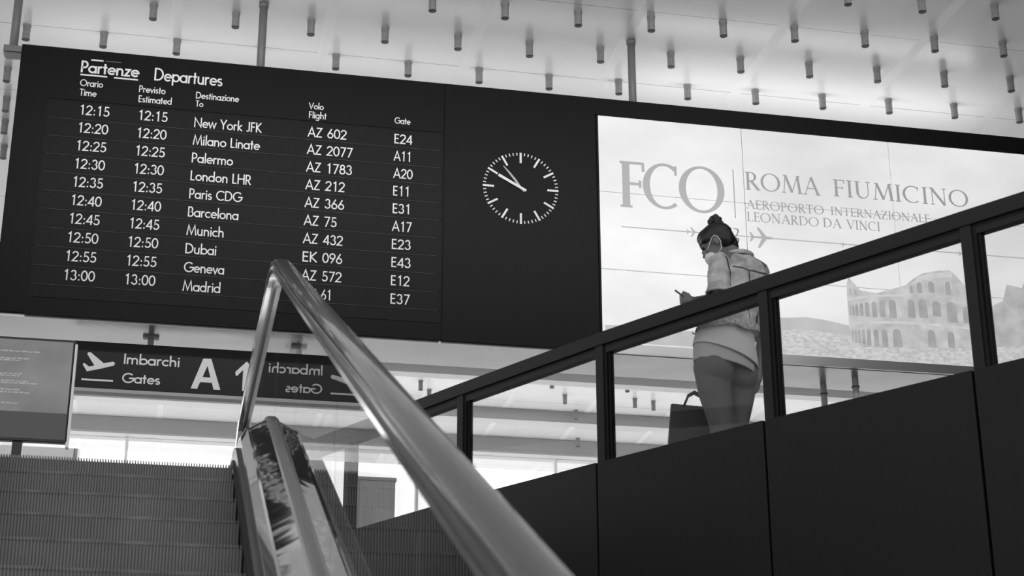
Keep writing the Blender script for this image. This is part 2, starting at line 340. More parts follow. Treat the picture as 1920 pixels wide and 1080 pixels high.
def text(strings, m, parent, name='lettering', font=sans):
    bm = BM()
    for a in strings: font(bm, *a[:5], **(a[5] if len(a) > 5 else {}))
    return obj(name, bm, m, parent)

# ------------------------------------------------------------------ setting: ceiling, beams, facade, floors
ZC, ZF = 9.35, 2.0
b = BM(); box(b, -14, 24, 6.0, 36.5, ZC, ZC+.25); obj('ceiling', b, 'ceiling', kind='structure')
for i, (y, h, d) in enumerate(((28.95, .187, .30), (31.55, .235, .3))):
    b = BM(); box(b, -14, 24, y, y+d, ZC-h, ZC-.005); obj('trim_%d' % (i+1), b, 'beam', kind='structure')
b = BM(); box(b, -14, 24, 33.7, 34.3, ZC-.35, ZC-.005); box(b, -14, 24, 33.64, 33.7, ZC-.37, ZC-.33); obj('trim_3', b, 'beam', kind='structure')
wf = obj('window_1', (lambda b: (box(b, -14, 24, 34.0, 34.04, ZF+.08, ZC-.35), b)[1])(BM()), 'facade_glass', kind='structure')
for i in range(13):
    x = -12.9+i*3.0
    b = BM(); box(b, x-.03, x+.03, 33.95, 34.09, ZF, ZC-.35); obj('mullion', b, 'mullion', wf)
# upper floor slab: behind the gallery railing and beyond the escalator landing
RAIL = [(.93, 11.45), (1.19, 10.944), (1.763, 9.824), (2.359, 8.702), (2.959, 7.667), (3.585, 6.64), (4.13, 5.78), (4.70, 4.88)]     # plan line of the railing
b = BM(); prism(b, [(24, 24), (24, 36), (-14, 36), (-14, 24)], ZF-.35, ZF, 'z'); obj('floor', b, 'floor', kind='structure')
b = BM(); prism(b, [(24, 17), (24, 23.999), (-14, 23.999), (-14, 11.75), (.70, 11.75), (.93, 17)], ZF-.35, ZF, 'z'); obj('floor_hall', b, 'floor_dark', kind='structure')
b = BM(); prism(b, [(p[0]+.05, p[1]+.03) for p in RAIL]+[(24, 4.88), (24, 16.999), (.94, 16.999)], ZF-.35, ZF, 'z'); obj('floor_gallery', b, 'floor_dark', kind='structure')
b = BM(); box(b, 10.7, 11.0, 4, 16.9, -1.9, ZC); obj('unseen_light_block', b, 'fascia', kind='structure')  # unseen dark wall added to keep side light off the ceiling
b = BM(); box(b, -60, 70, -40, 36, -2.1, -1.9); obj('floor_lower', b, 'floor_dark', kind='structure')
b = BM(); box(b, -90, 110, 36, 160, -3.2, -3.0); obj('floor_apron', b, 'floor_dark', kind='structure')

# ------------------------------------------------------------------ hanging sign housing
HX0, HX1, HZ0, HZ1 = -1.80, 9.66, 5.40, 8.36
h = thing('board_housing', 'long black housing hung under the ceiling, carrying the flight board, clock and billboard', 'sign housing', (3.9, 16.4, HZ0))
b = BM(); box(b, HX0, HX1, 16.0, 16.72, HZ0+.03, HZ1); bev(obj('casing', b, 'housing', h), .008)
b = BM(); box(b, HX0+.02, HX1-.02, 16.03, 16.78, HZ0, HZ0+.03); tag_s = obj('soffit_panel', b, 'soffit', h); tag_s['label'] = 'satin grey metal underside'
b = BM(); box(b, HX0+.2, HX1, 16.10, 16.60, HZ1, HZ1+.05); obj('top_rail', b, 'pole', h)
for x in (-1.93, .66, 4.86):
    b = BM(); cyl(b, (x, 16.4, HZ1-.02 if x > -1.9 else 8.45), (x, 16.4, ZC-.01), .045, seg=20); cyl(b, (x, 16.4, ZC-.06), (x, 16.4, ZC-.01), .055); p = obj('hanger_pole', b, 'pole', h, True)
    p['label'] = 'grey round hanger pole'
    b = BM(); box(b, x-.09, x+.09, 16.32, 16.48, HZ1+.04 if x > -1.9 else 8.43, HZ1+.09 if x > -1.9 else 8.5); obj('pole_foot', b, 'pole', p)
b = BM(); box(b, -2.0, HX0+.1, 16.35, 16.45, 8.40, 8.45); box(b, HX0, HX0+.1, 16.35, 16.45, 8.3, 8.45); obj('end_bracket', b, 'pole', h)

# ------------------------------------------------------------------ flight board
fb = thing('departures_board', 'black split-flap departures board with ten rows of white flights', 'flight board', (.55, 16.0, HZ0))
b = BM(); box(b, -1.50, 2.61, 15.985, 16.0, 5.42, 8.34); obj('backboard', b, 'flap_base', fb)
b = BM(); box(b, -1.49, 2.605, 15.978, 15.985, 7.76, 8.025); hd = obj('header_panel', b, 'flap_base', fb)
YF = 15.976
text([('Partenze', -1.185, 8.085, .135, .58, dict(y=15.985, stroke=.14))], 'letter', fb, 'title_lettering')
text([('Departures', -.44, 8.068, .148, .695, dict(y=15.985, stroke=.12))], 'letter', fb, 'subtitle_lettering')
b = BM()
for x0, x1, z in ((-1.19, -.92, 8.058), (-.85, -.605, 8.055)): box(b, x0, x1, 15.98, 15.985, z-.008, z+.008)
obj('title_underline', b, 'letter', fb)
b = BM(); box(b, -1.095, -.97, 15.98, 15.985, 8.228, 8.244); obj('title_overline', b, 'letter', fb)
b = BM(); box(b, -.95, -.79, 15.98, 15.985, 8.232, 8.242); o = obj('title_overline', b, mat('worn_lettering', .10, .6), fb); o['label'] = 'worn grey overline'
SM = dict(y=15.978, stroke=.125)
for hdg in ((('Orario', -1.18, 7.925, .078, .225), ('Time', -1.176, 7.815, .078, .165)), (('Previsto', -.585, 7.915, .078, .265), ('Estimated', -.582, 7.80, .078, .335)),
            (('Destinazione', -.003, 7.90, .078, .44), ('To', 0, 7.806, .072, .075)), (('Volo', 1.175, 7.897, .076, .152), ('Flight', 1.178, 7.79, .078, .182)), (('Gate', 2.09, 7.815, .076, .165),)):
    text([h2+(SM,) for h2 in hdg], 'letter', hd, 'heading_lettering')
FL = [('12:15', 'New York JFK', 'AZ 602', 'E24'), ('12:20', 'Milano Linate', 'AZ 2077', 'A11'), ('12:25', 'Palermo', 'AZ 1783', 'A20'), ('12:30', 'London LHR', 'AZ 212', 'E11'),
      ('12:35', 'Paris CDG', 'AZ 366', 'E31'), ('12:40', 'Barcelona', 'AZ 75', 'A17'), ('12:45', 'Munich', 'AZ 432', 'E23'), ('12:50', 'Dubai', 'EK 096', 'E43'), ('12:55', 'Geneva', 'AZ 572', 'E12'), ('13:00', 'Madrid', 'AZ 61', 'E37')]
WD = [.69, .68, .415, .61, .53, .505, .37, .305, .395, .37]; WF = [.39, .465, .46, .395, .39, .325, .395, .39, .39, .30]; WG = [.188, .185, .198, .175, .188, .20, .195, .198, .19, .195]
PT = .2009
for k, (tm, de, fl, ga) in enumerate(FL):
    z = 7.588-PT*k
    b = BM(); box(b, -1.49, 2.605, 15.979, 15.985, z-.028-PT*.0-.012, z+PT-.052); row = obj('flap_row', b, 'flap', fb); row['label'] = 'flap row of the %s flight to %s' % (tm, de.rsplit(' ', 1)[0] if de.endswith(('JFK', 'LHR', 'CDG')) else de)
    b = BM(); box(b, -1.46, 2.58, 15.977, 15.981, z-.047, z-.044); obj('row_rule', b, 'rule', row)
    o_ = dict(y=15.979, stroke=.115)
    text([(tm, -1.163, z+.012, .112, .30, o_)], 'letter', row, 'time_lettering')
    text([(tm, -.574, z+.010, .112, .298, o_)], 'letter', row, 'estimate_lettering')
    text([(de, .0, z-.018, .112, WD[k], o_)], 'letter', row, 'destination_lettering')
    f1, f2 = fl.split(' '); w2 = .07*len(f2)-.012-(.024 if f2 == '61' else 0)
    text([(f1, 1.177, z-.014, .112, .145, o_)], 'letter', row, 'airline_lettering'); text([(f2, 1.382, z-.014, .112, w2, o_)], 'letter', row, 'flight_lettering')
    text([(ga, 2.092, z-.005, .112, WG[k], o_)], 'letter', row, 'gate_lettering')
b = BM(); box(b, -1.49, 2.605, 15.979, 15.985, 5.60, 5.60+PT-.075); obj('blank_row', b, 'flap', fb)

# ------------------------------------------------------------------ clock
ck = thing('wall_clock', 'round clock of white marks and hands on plain black panel', 'clock', (3.46, 16.0, 7.187))
CX, CZ, CR = 3.462, 7.188, .414
b = BM(); box(b, 2.63, 4.30, 15.985, 16.0, 5.42, 8.34); obj('dial_panel', b, 'housing', ck)
for k in range(60):
    a = PI/2-2*PI*k/60; big = k % 5 == 0; r0 = CR-(.122 if big else .034); r1 = CR+.0 if big else CR-.002; w = .011 if big else .0055
    b = BM(); ribbon(b, [(CX+r0*math.cos(a), CZ+r0*math.sin(a)), (CX+r1*math.cos(a), CZ+r1*math.sin(a))], w, 15.985, .004)
    obj('hour_mark' if big else 'minute_mark', b, 'clock_white', ck)
b = BM(); ribbon(b, [(3.519, 7.158), (3.46, 7.187), (3.217, 7.318)], [.013, .014, .016], 15.972, .004); obj('hour_hand', b, 'clock_white', ck)
b = BM(); ribbon(b, [(3.50, 7.150), (3.46, 7.187), (3.40, 7.275), (3.34, 7.35), (3.27, 7.43)], [.011, .012, .012, .010, .004], 15.978, .004); obj('minute_hand', b, mat('worn_hand', .45, .5), ck)
b = BM(); cyl(b, (CX, 15.966, CZ), (CX, 15.985, CZ), .012); obj('hub', b, 'clock_white', ck)

# ------------------------------------------------------------------ billboard
bb = thing('airport_billboard', 'large backlit billboard with airport name, aeroplane line and ancient amphitheatre print', 'billboard', (6.9, 16.0, HZ0))
b = BM(); box(b, 4.31, 4.33, 15.975, 16.0, 5.5, 8.15); box(b, 9.43, 9.50, 15.975, 16.0, 5.5, 8.15); box(b, 4.31, 9.5, 15.975, 16.0, 8.14, 8.16); obj('frame', b, 'housing', bb)
b = BM(); box(b, 4.31, 9.64, 15.97, 16.0, HZ0, 5.503); o = obj('lower_trim', b, 'soffit', bb); o['label'] = 'grey metal lower trim'
XS = [4.335, 5.985, 7.74, 9.425]; ZS = [5.505, 6.336, 7.232, 8.135]; G = .005
for i in range(3):
    for j in range(3):
        b = BM(); box(b, XS[i]+(G if i else 0), XS[i+1]-(G if i < 2 else 0), 15.982, 15.998, ZS[j]+(G if j else 0), ZS[j+1]-(G if j < 2 else 0)); obj('light_panel', b, 'film', bb)
YB = 15.982
text([('F', 4.575, 7.068, .54, .275, dict(y=YB, bold=1.2)), ('C', 4.845, 7.085, .53, .41, dict(y=YB, bold=1.2)), ('O', 5.255, 7.075, .545, .49, dict(y=YB, bold=1.15))], 'film_fco', bb, 'code_lettering', serif)
for w_ in (('ROMA', 6.005, 7.395, .215, .865), ('FIUMICINO', 7.04, 7.405, .205, 1.62)): text([w_+(dict(y=YB),)], 'film_text', bb, 'city_lettering', serif)
for w_ in (('AEROPORTO', 6.0, 7.168, .105, .90), ('INTERNAZIONALE', 6.985, 7.175, .098, 1.18), ('LEONARDO', 6.0, 7.018, .11, .83), ('DA', 6.885, 7.02, .11, .21), ('VINCI', 7.165, 7.022, .11, .39)): text([w_+(dict(y=YB),)], 'film_text', bb, 'airport_lettering', serif)
b = BM(); box(b, 5.857, 5.868, YB-.003, YB, 7.04, 7.62); obj('divider_line', b, 'film_text', bb)
b = BM(); box(b, 4.565, 9.3, YB-.003, YB, 6.828, 6.840); obj('route_line', b, 'film_line', bb)
def aircraft(x, z, s):
    b = BM(); Q = lambda P: [(x+s*px, z+s*pz) for px, pz in P]
    for P in ([(-.5, -.03), (-.5, .03), (.3, .055), (.45, .03), (.5, 0), (.45, -.03), (.3, -.055)], [(-.02, .04), (.20, .04), (-.12, .42), (-.22, .42)], [(-.02, -.04), (-.22, -.46), (-.12, -.46), (.20, -.04)],
              [(-.46, .02), (-.34, .02), (-.48, .20), (-.55, .20)], [(-.46, -.02), (-.55, -.20), (-.48, -.20), (-.34, -.02)]):
        prism(b, Q([(-p[0], p[1]) for p in P]) if False else Q(P), YB-.004, YB, 'y')
    return obj('printed_aeroplane', b, 'film_plane', bb)
aircraft(5.37, 6.835, .13); aircraft(7.1, 6.83, .07); aircraft(8.49, 6.83, .07)
a = aircraft(6.16, 6.835, .27)
# picture: hills, town, amphitheatre with two tiers of arches, trees
YP = 15.9815
def poly(name, pts, m, dy=0.0): b = BM(); prism(b, pts, YP-dy-.002, YP-dy+.0005, 'y'); return obj(name, b, m, bb)
poly('printed_hills', [(5.9, 5.72), (5.9, 5.86), (6.2, 5.91), (6.42, 5.925), (6.6, 5.945), (6.8, 5.93), (7.0, 5.90), (7.2, 5.86), (7.2, 5.72)], 'hill')
poly('printed_hills', [(4.36, 5.52), (4.36, 5.70), (4.7, 5.72), (5.2, 5.69), (5.8, 5.74), (6.42, 5.80), (6.42, 5.52)], 'hill')
poly('printed_town', [(6.2, 5.51), (6.2, 5.76), (6.5, 5.80), (6.8, 5.79), (7.2, 5.76), (7.2, 5.51)], 'town', .001)
poly('printed_ground', [(7.08, 5.51), (7.08, 5.64), (7.7, 5.66), (8.6, 5.72), (9.42, 5.82), (9.42, 5.51)], 'town', .0025)
poly('printed_trees', [(8.75, 5.6), (8.72, 6.0), (8.8, 6.22), (8.95, 6.30), (9.02, 6.50), (9.2, 6.47), (9.3, 6.66), (9.42, 6.62), (9.42, 5.6)], 'tree', .001)
poly('printed_facade', [(7.10, 5.60), (7.095, 5.98), (7.10, 6.34), (7.13, 6.45), (7.26, 6.30), (7.45, 6.28), (7.62, 6.34), (7.80, 6.40), (7.84, 6.44), (7.92, 6.50), (8.02, 6.56), (8.2, 6.60), (8.34, 6.62), (8.40, 6.57), (8.52, 6.44), (8.66, 6.30), (8.72, 6.1), (8.74, 5.6)], 'stone', .002)
poly('printed_cornice', [(7.10, 5.895), (7.3, 5.92), (7.7, 5.945), (8.1, 5.945), (8.6, 5.93), (8.6, 5.955), (8.1, 5.975), (7.7, 5.975), (7.3, 5.945), (7.10, 5.918)], 'stone_light', .0045)
poly('printed_cornice', [(7.10, 6.17), (7.3, 6.215), (7.55, 6.25), (7.85, 6.27), (7.85, 6.295), (7.55, 6.275), (7.3, 6.24), (7.10, 6.195)], 'stone_light', .0045)
poly('printed_cornice', [(7.86, 6.43), (8.0, 6.53), (8.2, 6.575), (8.38, 6.60), (8.36, 6.54), (8.2, 6.515), (8.0, 6.47), (7.9, 6.41)], 'stone_light', .0045)
def archp(x, z0, z1, w):
    return [(x-w, z0), (x-w, z1-w)]+[(x+w*math.cos(math.radians(t)), z1-w+w*math.sin(math.radians(t))) for t in range(150, 0, -30)]+[(x+w, z1-w), (x+w, z0)]
b = BM()
for x, z0, z1, w in ((7.125, 6.0, 6.10, .008), (7.16, 6.0, 6.12, .011), (7.20, 6.0, 6.135, .014), (7.255, 6.0, 6.15, .019), (7.32, 6.0, 6.165, .023), (7.405, 6.0, 6.18, .027), (7.50, 6.005, 6.20, .032), (7.62, 6.0, 6.215, .042), (7.84, 6.02, 6.235, .042), (7.98, 6.03, 6.25, .05), (8.14, 6.06, 6.24, .05), (8.32, 6.0, 6.24, .06), (8.5, 6.0, 6.2, .05)):
    prism(b, archp(x, z0, z1, w), YP-.0055, YP-.004, 'y')
for x, z0, z1, w in ((7.13, 5.70, 5.82, .008), (7.165, 5.69, 5.83, .012), (7.205, 5.69, 5.84, .015), (7.255, 5.68, 5.85, .019), (7.315, 5.67, 5.855, .023), (7.40, 5.66, 5.86, .028), (7.50, 5.66, 5.87, .033), (7.645, 5.67, 5.88, .05), (8.05, 5.70, 5.90, .045), (8.28, 5.70, 5.89, .04)):
    prism(b, archp(x, z0, z1, w), YP-.0055, YP-.004, 'y')
for x, z0, z1, w in ((7.135, 6.24, 6.33, .007), (7.20, 6.24, 6.31, .012), (7.86, 6.31, 6.40, .02), (7.96, 6.32, 6.45, .03), (8.1, 6.34, 6.47, .035), (8.3, 6.32, 6.48, .03)):
    prism(b, archp(x, z0, z1, w), YP-.0055, YP-.004, 'y')
obj('printed_arches', b, 'arch', bb)

# ------------------------------------------------------------------ hanging gate sign
gs = thing('gate_sign', 'black hanging gate sign with white plane symbol, letter A and up arrow', 'sign', (.4, 16.4, 4.81))
YS = 16.36
b = BM(); box(b, -1.03, 1.86, YS, YS+.10, 4.81, 5.30); bev(obj('panel', b, 'sign', gs), .01)
b = BM(); box(b, -1.03, 1.86, YS-.012, YS+.11, 4.775, 4.81); obj('edge_strip', b, 'beam', gs)
for x in (-.28, 1.15):
    b = BM(); box(b, x-.03, x+.03, YS+.03, YS+.07, 5.29, HZ0); box(b, x-.08, x+.08, YS+.01, YS+.09, HZ0-.02, HZ0); obj('bracket', b, 'pole', gs)
b = BM()
prism(b, [(-0.923, 5.053), (-0.909, 5.068), (-0.887, 5.052), (-0.859, 5.032), (-0.809, 5.046), (-0.887, 5.163), (-0.879, 5.18), (-0.854, 5.181), (-0.72, 5.075), (-0.629, 5.098), (-0.611, 5.082), (-0.619, 5.058), (-0.739, 5.019), (-0.876, 4.982)], YS-.004, YS, 'y')
obj('plane_symbol', b, 'sign_white', gs)
b = BM(); box(b, -.922, -.616, YS-.004, YS, 4.888, 4.906); obj('runway_line', b, 'sign_white', gs)
text([('Imbarchi', -.525, 5.082, .108, .545, dict(y=YS, stroke=.13))], 'sign_white', gs, 'boarding_lettering')
text([('Gates', -.525, 4.885, .104, .365, dict(y=YS, stroke=.13))], 'sign_white', gs, 'gates_lettering')
b = BM()
for i, P in enumerate(([(.146, 4.867), (.252, 5.186), (.293, 5.187), (.298, 5.112), (.21, 4.865)], [(.293, 5.187), (.332, 5.188), (.44, 4.867), (.373, 4.867), (.298, 5.112)], [(.230, 4.938), (.356, 4.937), (.337, 4.99), (.248, 4.992)])): prism(b, P, YS-.004-.0005*i, YS, 'y')
obj('letter_lettering', b, 'sign_white', gs)
b = BM(); prism(b, [(.579, 5.066), (.688, 5.183), (.798, 5.066), (.795, 5.034), (.722, 5.094), (.722, 4.87), (.656, 4.87), (.656, 5.092), (.597, 5.023), (.583, 5.033)], YS-.004, YS, 'y'); obj('arrow_symbol', b, 'sign_white', gs)

# ------------------------------------------------------------------ ceiling downlights
ORD = ['first', 'second', 'third', 'fourth', 'fifth', 'sixth', 'seventh', 'eighth', 'ninth', 'tenth', 'eleventh', 'twelfth', 'thirteenth', 'fourteenth', 'fifteenth', 'sixteenth']
def make_light():
    r = thing('ceiling_downlight', '', 'ceiling light', (0, 0, ZC), 'tube downlights in the ceiling grid')
    b = BM(); cyl(b, (0, 0, ZC-.185), (0, 0, ZC), .042, seg=18); cyl(b, (0, 0, ZC-.035), (0, 0, ZC), .047, seg=18); cyl(b, (0, 0, ZC-.185), (0, 0, ZC-.17), .044, seg=18)
    body = obj('tube_body', b, 'tube', r, True)
    e = body.modifiers.new('edges', 'EDGE_SPLIT')
    b = BM(); cyl(b, (0, 0, ZC-.188), (0, 0, ZC-.184), .036, seg=18); obj('light_mouth', b, 'tube_dark', r)
    return r
proto = make_light(); used = [False]
def light(x, y, label):
    if not used[0]: r = proto; used[0] = True
    else:
        r = proto.copy(); C.objects.link(r)
        for ch in proto.children:
            c = ch.copy(); C.objects.link(c); c.parent = r; c.matrix_parent_inverse = ch.matrix_parent_inverse
    r.location = (x, y, ZC); r['label'] = label
def grid(y, xs, rowname):
    for i, x in enumerate(xs):
        light(x, y(x), 'grey tube downlight, %s from left in the %s' % (ORD[i], rowname))
bend = lambda y0, k: (lambda x: y0-k*max(0, x-4.0))
grid(bend(17.44, .05), [-1.93, -1.08, -.26, .70]+[1.57+.853*k for k in range(11)], 'ceiling row nearest above the flight board')
grid(bend(16.68, .055), [-.53]+[.37+.838*k for k in range(13)], 'second ceiling row above the flight board')
grid(bend(15.88, .06), [2.46]+[3.27+.83*k for k in range(8)], 'third ceiling row above the flight board')
grid(lambda x: 14.85-.02*(x-6), [5.98, 6.86, 7.72, 8.58], 'topmost ceiling row in the photo')
for x, y, lb in ((-2.217, 18.54, 'tube downlight left of the flight board, nearest its top corner'), (-2.286, 19.36, 'tube downlight left of the flight board, second from the top'), (-2.351, 20.01, 'tube downlight left of the flight board, third from the top'), (-2.42, 20.8, 'tube downlight left of the flight board, fourth from the top')):
    light(x, y, lb)
for i, (x, y) in enumerate(((4.55, 30.06), (4.80, 30.6), (6.96, 29.43), (7.45, 30.41), (7.92, 31.42), (8.48, 33.5), (8.43, 29.4), (8.86, 30.385), (9.27, 30.49))):
    light(x, y, 'far tube downlight seen below the billboard housing, %s from left' % ORD[i])

# ------------------------------------------------------------------ gallery railing and its dark fascia
TOPZ, CLADZ = 3.05, 2.30
CZ_ = [2.32, 2.32, 2.318, 2.298, 2.288, 2.275, 2.265, 2.255]                             # fascia top at each post
gr = thing('gallery_railing', 'dark metal railing with clear glass panes along the gallery edge', 'railing', (2.6, 8.3, ZF))
def seg_frames(P):
    return list(zip(P, P[1:]))
def rail_strip(bm, P, w, z0, z1, off):
    """continuous strip following the plan polyline, mitred"""
    rings = []
    for i, p in enumerate(P):
        a = P[max(i-1, 0)]; c = P[min(i+1, len(P)-1)]; d = Vector((c[0]-a[0], c[1]-a[1])).normalized(); n = Vector((-d.y, d.x))
        rings.append([bm.verts.new((p[0]+n.x*(off+s*w/2), p[1]+n.y*(off+s*w/2), z)) for s, z in ((-1, z0), (1, z0), (1, z1), (-1, z1))])
    for A, B in zip(rings, rings[1:]):
        for k in range(4): bm.faces.new((A[k], A[(k+1) % 4], B[(k+1) % 4], B[k]))
    bm.faces.new(rings[0][::-1]); bm.faces.new(rings[-1])
# off > 0 is left of travel (travel runs toward the camera), so the gallery side; the stairwell side is negative
b = BM(); rail_strip(b, RAIL, .075, TOPZ-.078, TOPZ, 0); bev(obj('top_rail', b, 'rail', gr), .004)
b = BM(); rail_strip(b, RAIL, .045, TOPZ-.098, TOPZ-.078, .0); obj('rail_groove', b, 'rail_in', gr)
b = BM(); rail_strip(b, RAIL, .05, TOPZ-.128, TOPZ-.098, .0); obj('glazing_bead', b, 'rail', gr)
PW = .058
for i, p in enumerate(RAIL[:-1]):
    q = RAIL[i+1]; d = Vector((q[0]-p[0], q[1]-p[1])).normalized(); a = Vector(p)
    st = lambda u, v: ((a+d*u).x, (a+d*u).y)
    b = BM(); obox(b, tuple(a-d*PW/2), tuple(a+d*PW/2), .07, CLADZ-.25, TOPZ-.08); po = bev(obj('post', b, 'rail', gr), .003)
    b = BM(); obox(b, tuple(a+d*PW/2), tuple(a+d*(PW/2+.022)), .05, CLADZ-.05, TOPZ-.1, -.0); obox(b, tuple(a+d*(PW/2+.022)), tuple(a+d*(PW/2+.04)), .03, CLADZ-.05, TOPZ-.1, 0); obj('side_bead', b, 'rail_in', po)
    L = (Vector(q)-a).length
    b = BM(); obox(b, tuple(a+d*(PW/2+.03)), tuple(a+d*(L-PW/2)), .010, CLADZ-.05, TOPZ-.12); obj('glass_pane', b, 'pane', gr)
wr = bpy.data.objects.new('wall_right', None); C.objects.link(wr); wr['kind'] = 'structure'
for i, p in enumerate(RAIL[:-1]):
    q = RAIL[i+1]; d = Vector((q[0]-p[0], q[1]-p[1])).normalized(); L = (Vector(q)-Vector(p)).length
    b = BM(); o0 = -.032
    obox(b, tuple(Vector(p)+d*(o0+.007)), tuple(Vector(p)+d*(L+o0-.007)), .06, .2, CLADZ, -.010)
    for v in b.verts:
        if v.co.z > 2: f = (Vector((v.co.x, v.co.y))-Vector(p)).dot(d)/L; v.co.z = CZ_[i]+(CZ_[i+1]-CZ_[i])*f
    bev(obj('fascia_panel', b, 'fascia', wr), .004)
    b = BM(); obox(b, p, q, .02, .2, CZ_[i+1]-.01, .03); obj('fascia_backing', b, 'rail_in', wr)

# ------------------------------------------------------------------ escalator
es = thing('escalator', 'escalator with ribbed grey steps, glass balustrade and polished metal decking', 'escalator', (0, 8, 0))
SL, Z0, YC, RD = .455, -1.63, (ZF+1.63)/.455, .30
def nose(y):
    t = y-YC
    if t < -RD: return SL*y+Z0
    if t > RD: return ZF
    u = (t+RD)/(2*RD); return (SL*(YC-RD)+Z0)+SL*2*RD*(u-u*u/2)
def sweep(prof, y0, y1, name, m, parent, smooth=False, closed=True, extra=None):
    """cross-section [(x, height above the nose line)] swept up the incline and over the crest"""
    ys = [y0+(YC-RD-y0)*i/10 for i in range(10)]+[YC-RD+2*RD*i/14 for i in range(15)]+[YC+RD+(y1-YC-RD)*i/4 for i in range(1, 5)]
    bm = BM(); rings = [[bm.verts.new((x, y, nose(y)+hh)) for x, hh in prof] for y in ys]
    if extra: rings += [[bm.verts.new((x, yy, zz)) for x, yy, zz in [e(x, hh) for x, hh in prof]] for e in extra]
    n = len(prof)
    for A, B in zip(rings, rings[1:]):
        for k in range(n if closed else n-1): bm.faces.new((A[k], A[(k+1) % n], B[(k+1) % n], B[k]))
    if closed: bm.faces.new(rings[0][::-1]); bm.faces.new(rings[-1])
    return obj(name, bm, m, parent, smooth)
# steps
SX0, SX1 = -.86, .295
NR = 92
for k in range(10):
    if k == 0: y, z, zl = 8.33, 2.0, 1.9
    elif k == 1: y, z, zl = 7.93, 1.988, 1.75
    else: y = 7.645-.402*(k-2); z = SL*y+Z0; zl = z-.20
    b = BM(); box(b, SX0, SX1, y+.014, y+.40, zl, z-.012)
    pw = (SX1-SX0)/NR
    for i in range(NR):
        x = SX0+pw*(i+.22); w = pw*.5
        box(b, x, x+w, y, y+.40, z-.012, z)
        vs = box(b, x, x+w, y+.004, y+.016, zl, z-.010)
    obj('step', b, mat('ribbed_step', .18, .42, noise=(2.5, .15, .22)) if k == 0 else bpy.data.materials['ribbed_step'], es)
b = BM(); box(b, SX0, SX1, 8.73, 11.6, 1.9, 2.0); obj('landing_plate', b, 'steel', es)
Y0, Y1 = 1.6, 10.9
for sgn, xo, y1 in ((1, 0, Y1), (-1, -.565, 8.75)):
    X = (lambda v: v) if sgn > 0 else (lambda v: -v-.565)
    pr = lambda P: [(X(x), hh) for x, hh in P]
    sweep(pr([(.299, -.30), (.299, .12), (.335, .12), (.335, -.30)]), Y0, y1, 'skirt_panel', 'black_trim', es)
    sweep(pr([(.288, .03), (.288, .055), (.300, .06), (.300, .025)]), Y0, y1, 'skirt_brush', 'rubber', es)
    sweep(pr([(.322, .10), (.322, .165), (.332, .175), (.340, .10)]), Y0, y1, 'skirt_trim', 'steel', es)
    sweep(pr([(.322, .172), (.348, .224), (.358, .226), (.362, .172)]), Y0, y1, 'chrome_strip', 'bright', es)
    sweep(pr([(.356, .200), (.358, .222), (.435, .268), (.435, .20)]), Y0, y1, 'inner_deck', 'mirror', es)
    sweep(pr([(.435, .20), (.435, .270), (.441, .282), (.452, .288), (.478, .288), (.489, .282), (.495, .270), (.495, .20)]), Y0, y1, 'glass_clamp', 'steel', es, False)
    sweep(pr([(.495, .20), (.495, .266), (.590, .222), (.590, .18)]), Y0, y1, 'outer_deck', 'mirror', es)
    sweep(pr([(.588, .18), (.588, .226), (.602, .222), (.604, .18)]), Y0, y1, 'deck_edge_trim', 'steel', es)
    sweep(pr([(.602, -.62), (.602, .205), (.655, .192), (.655, -.62)]), Y0, y1, 'outer_cladding', 'black_trim', es)
    sweep(pr([(.653, .165), (.653, .194), (.664, .19), (.664, .165)]), Y0, y1, 'cladding_edge', 'steel', es)
    # balustrade glass, split in panels
    cuts = [Y0, 3.1, 4.75, 6.4, 7.75, 9.0, 10.2, y1+.4] if sgn > 0 else [Y0, 3.1, 4.75, 6.4, 7.75, y1+.3]
    for a0, a1 in zip(cuts, cuts[1:]):
        n = 14; ys = [a0+.004+(a1-a0-.008)*i/n for i in range(n+1)]
        P = [(yy, nose(yy)+.285) for yy in ys]+[(yy, nose(yy)+1.045) for yy in ys[::-1]]
        b = BM(); prism(b, P, X(.466), X(.475), 'x'); obj('glass_panel', b, 'balglass', es)
    # handrail with chrome guide below, turning down at the newel
    HC = .469
    def newel(cz, rr):
        out = []
        for i in range(1, 11):
            t = PI*i/10
            out.append(lambda x, hh, t=t: (x, y1+(.44+(hh-1.06))*math.sin(t), ZF+.62+(.44+(hh-1.06))*math.cos(t)))
        return out
    hp = [(HC-.040, 1.062), (HC-.043, 1.076), (HC-.040, 1.090), (HC-.032, 1.098), (HC-.014, 1.102), (HC+.014, 1.102), (HC+.032, 1.098), (HC+.040, 1.090), (HC+.043, 1.076), (HC+.040, 1.062)]
    ho = sweep(pr(hp), Y0-.6, y1, 'handrail', 'handrail', es, True, extra=newel(0, 0)); ho.modifiers.new('edges', 'EDGE_SPLIT')
    sweep(pr([(HC-.040, 1.020), (HC-.045, 1.044), (HC+.036, 1.044), (HC+.032, 1.020)]), Y0-.6, y1, 'handrail_guide', 'chrome', es, extra=newel(0, 0))
    sweep(pr([(HC-.012, .99), (HC-.012, 1.02), (HC-.034, 1.0445), (HC-.034, 1.064), (HC+.034, 1.064), (HC+.034, 1.0445), (HC+.012, 1.02), (HC+.012, .99)]), Y0-.6, y1, 'guide_channel', 'black_trim', es, extra=newel(0, 0))

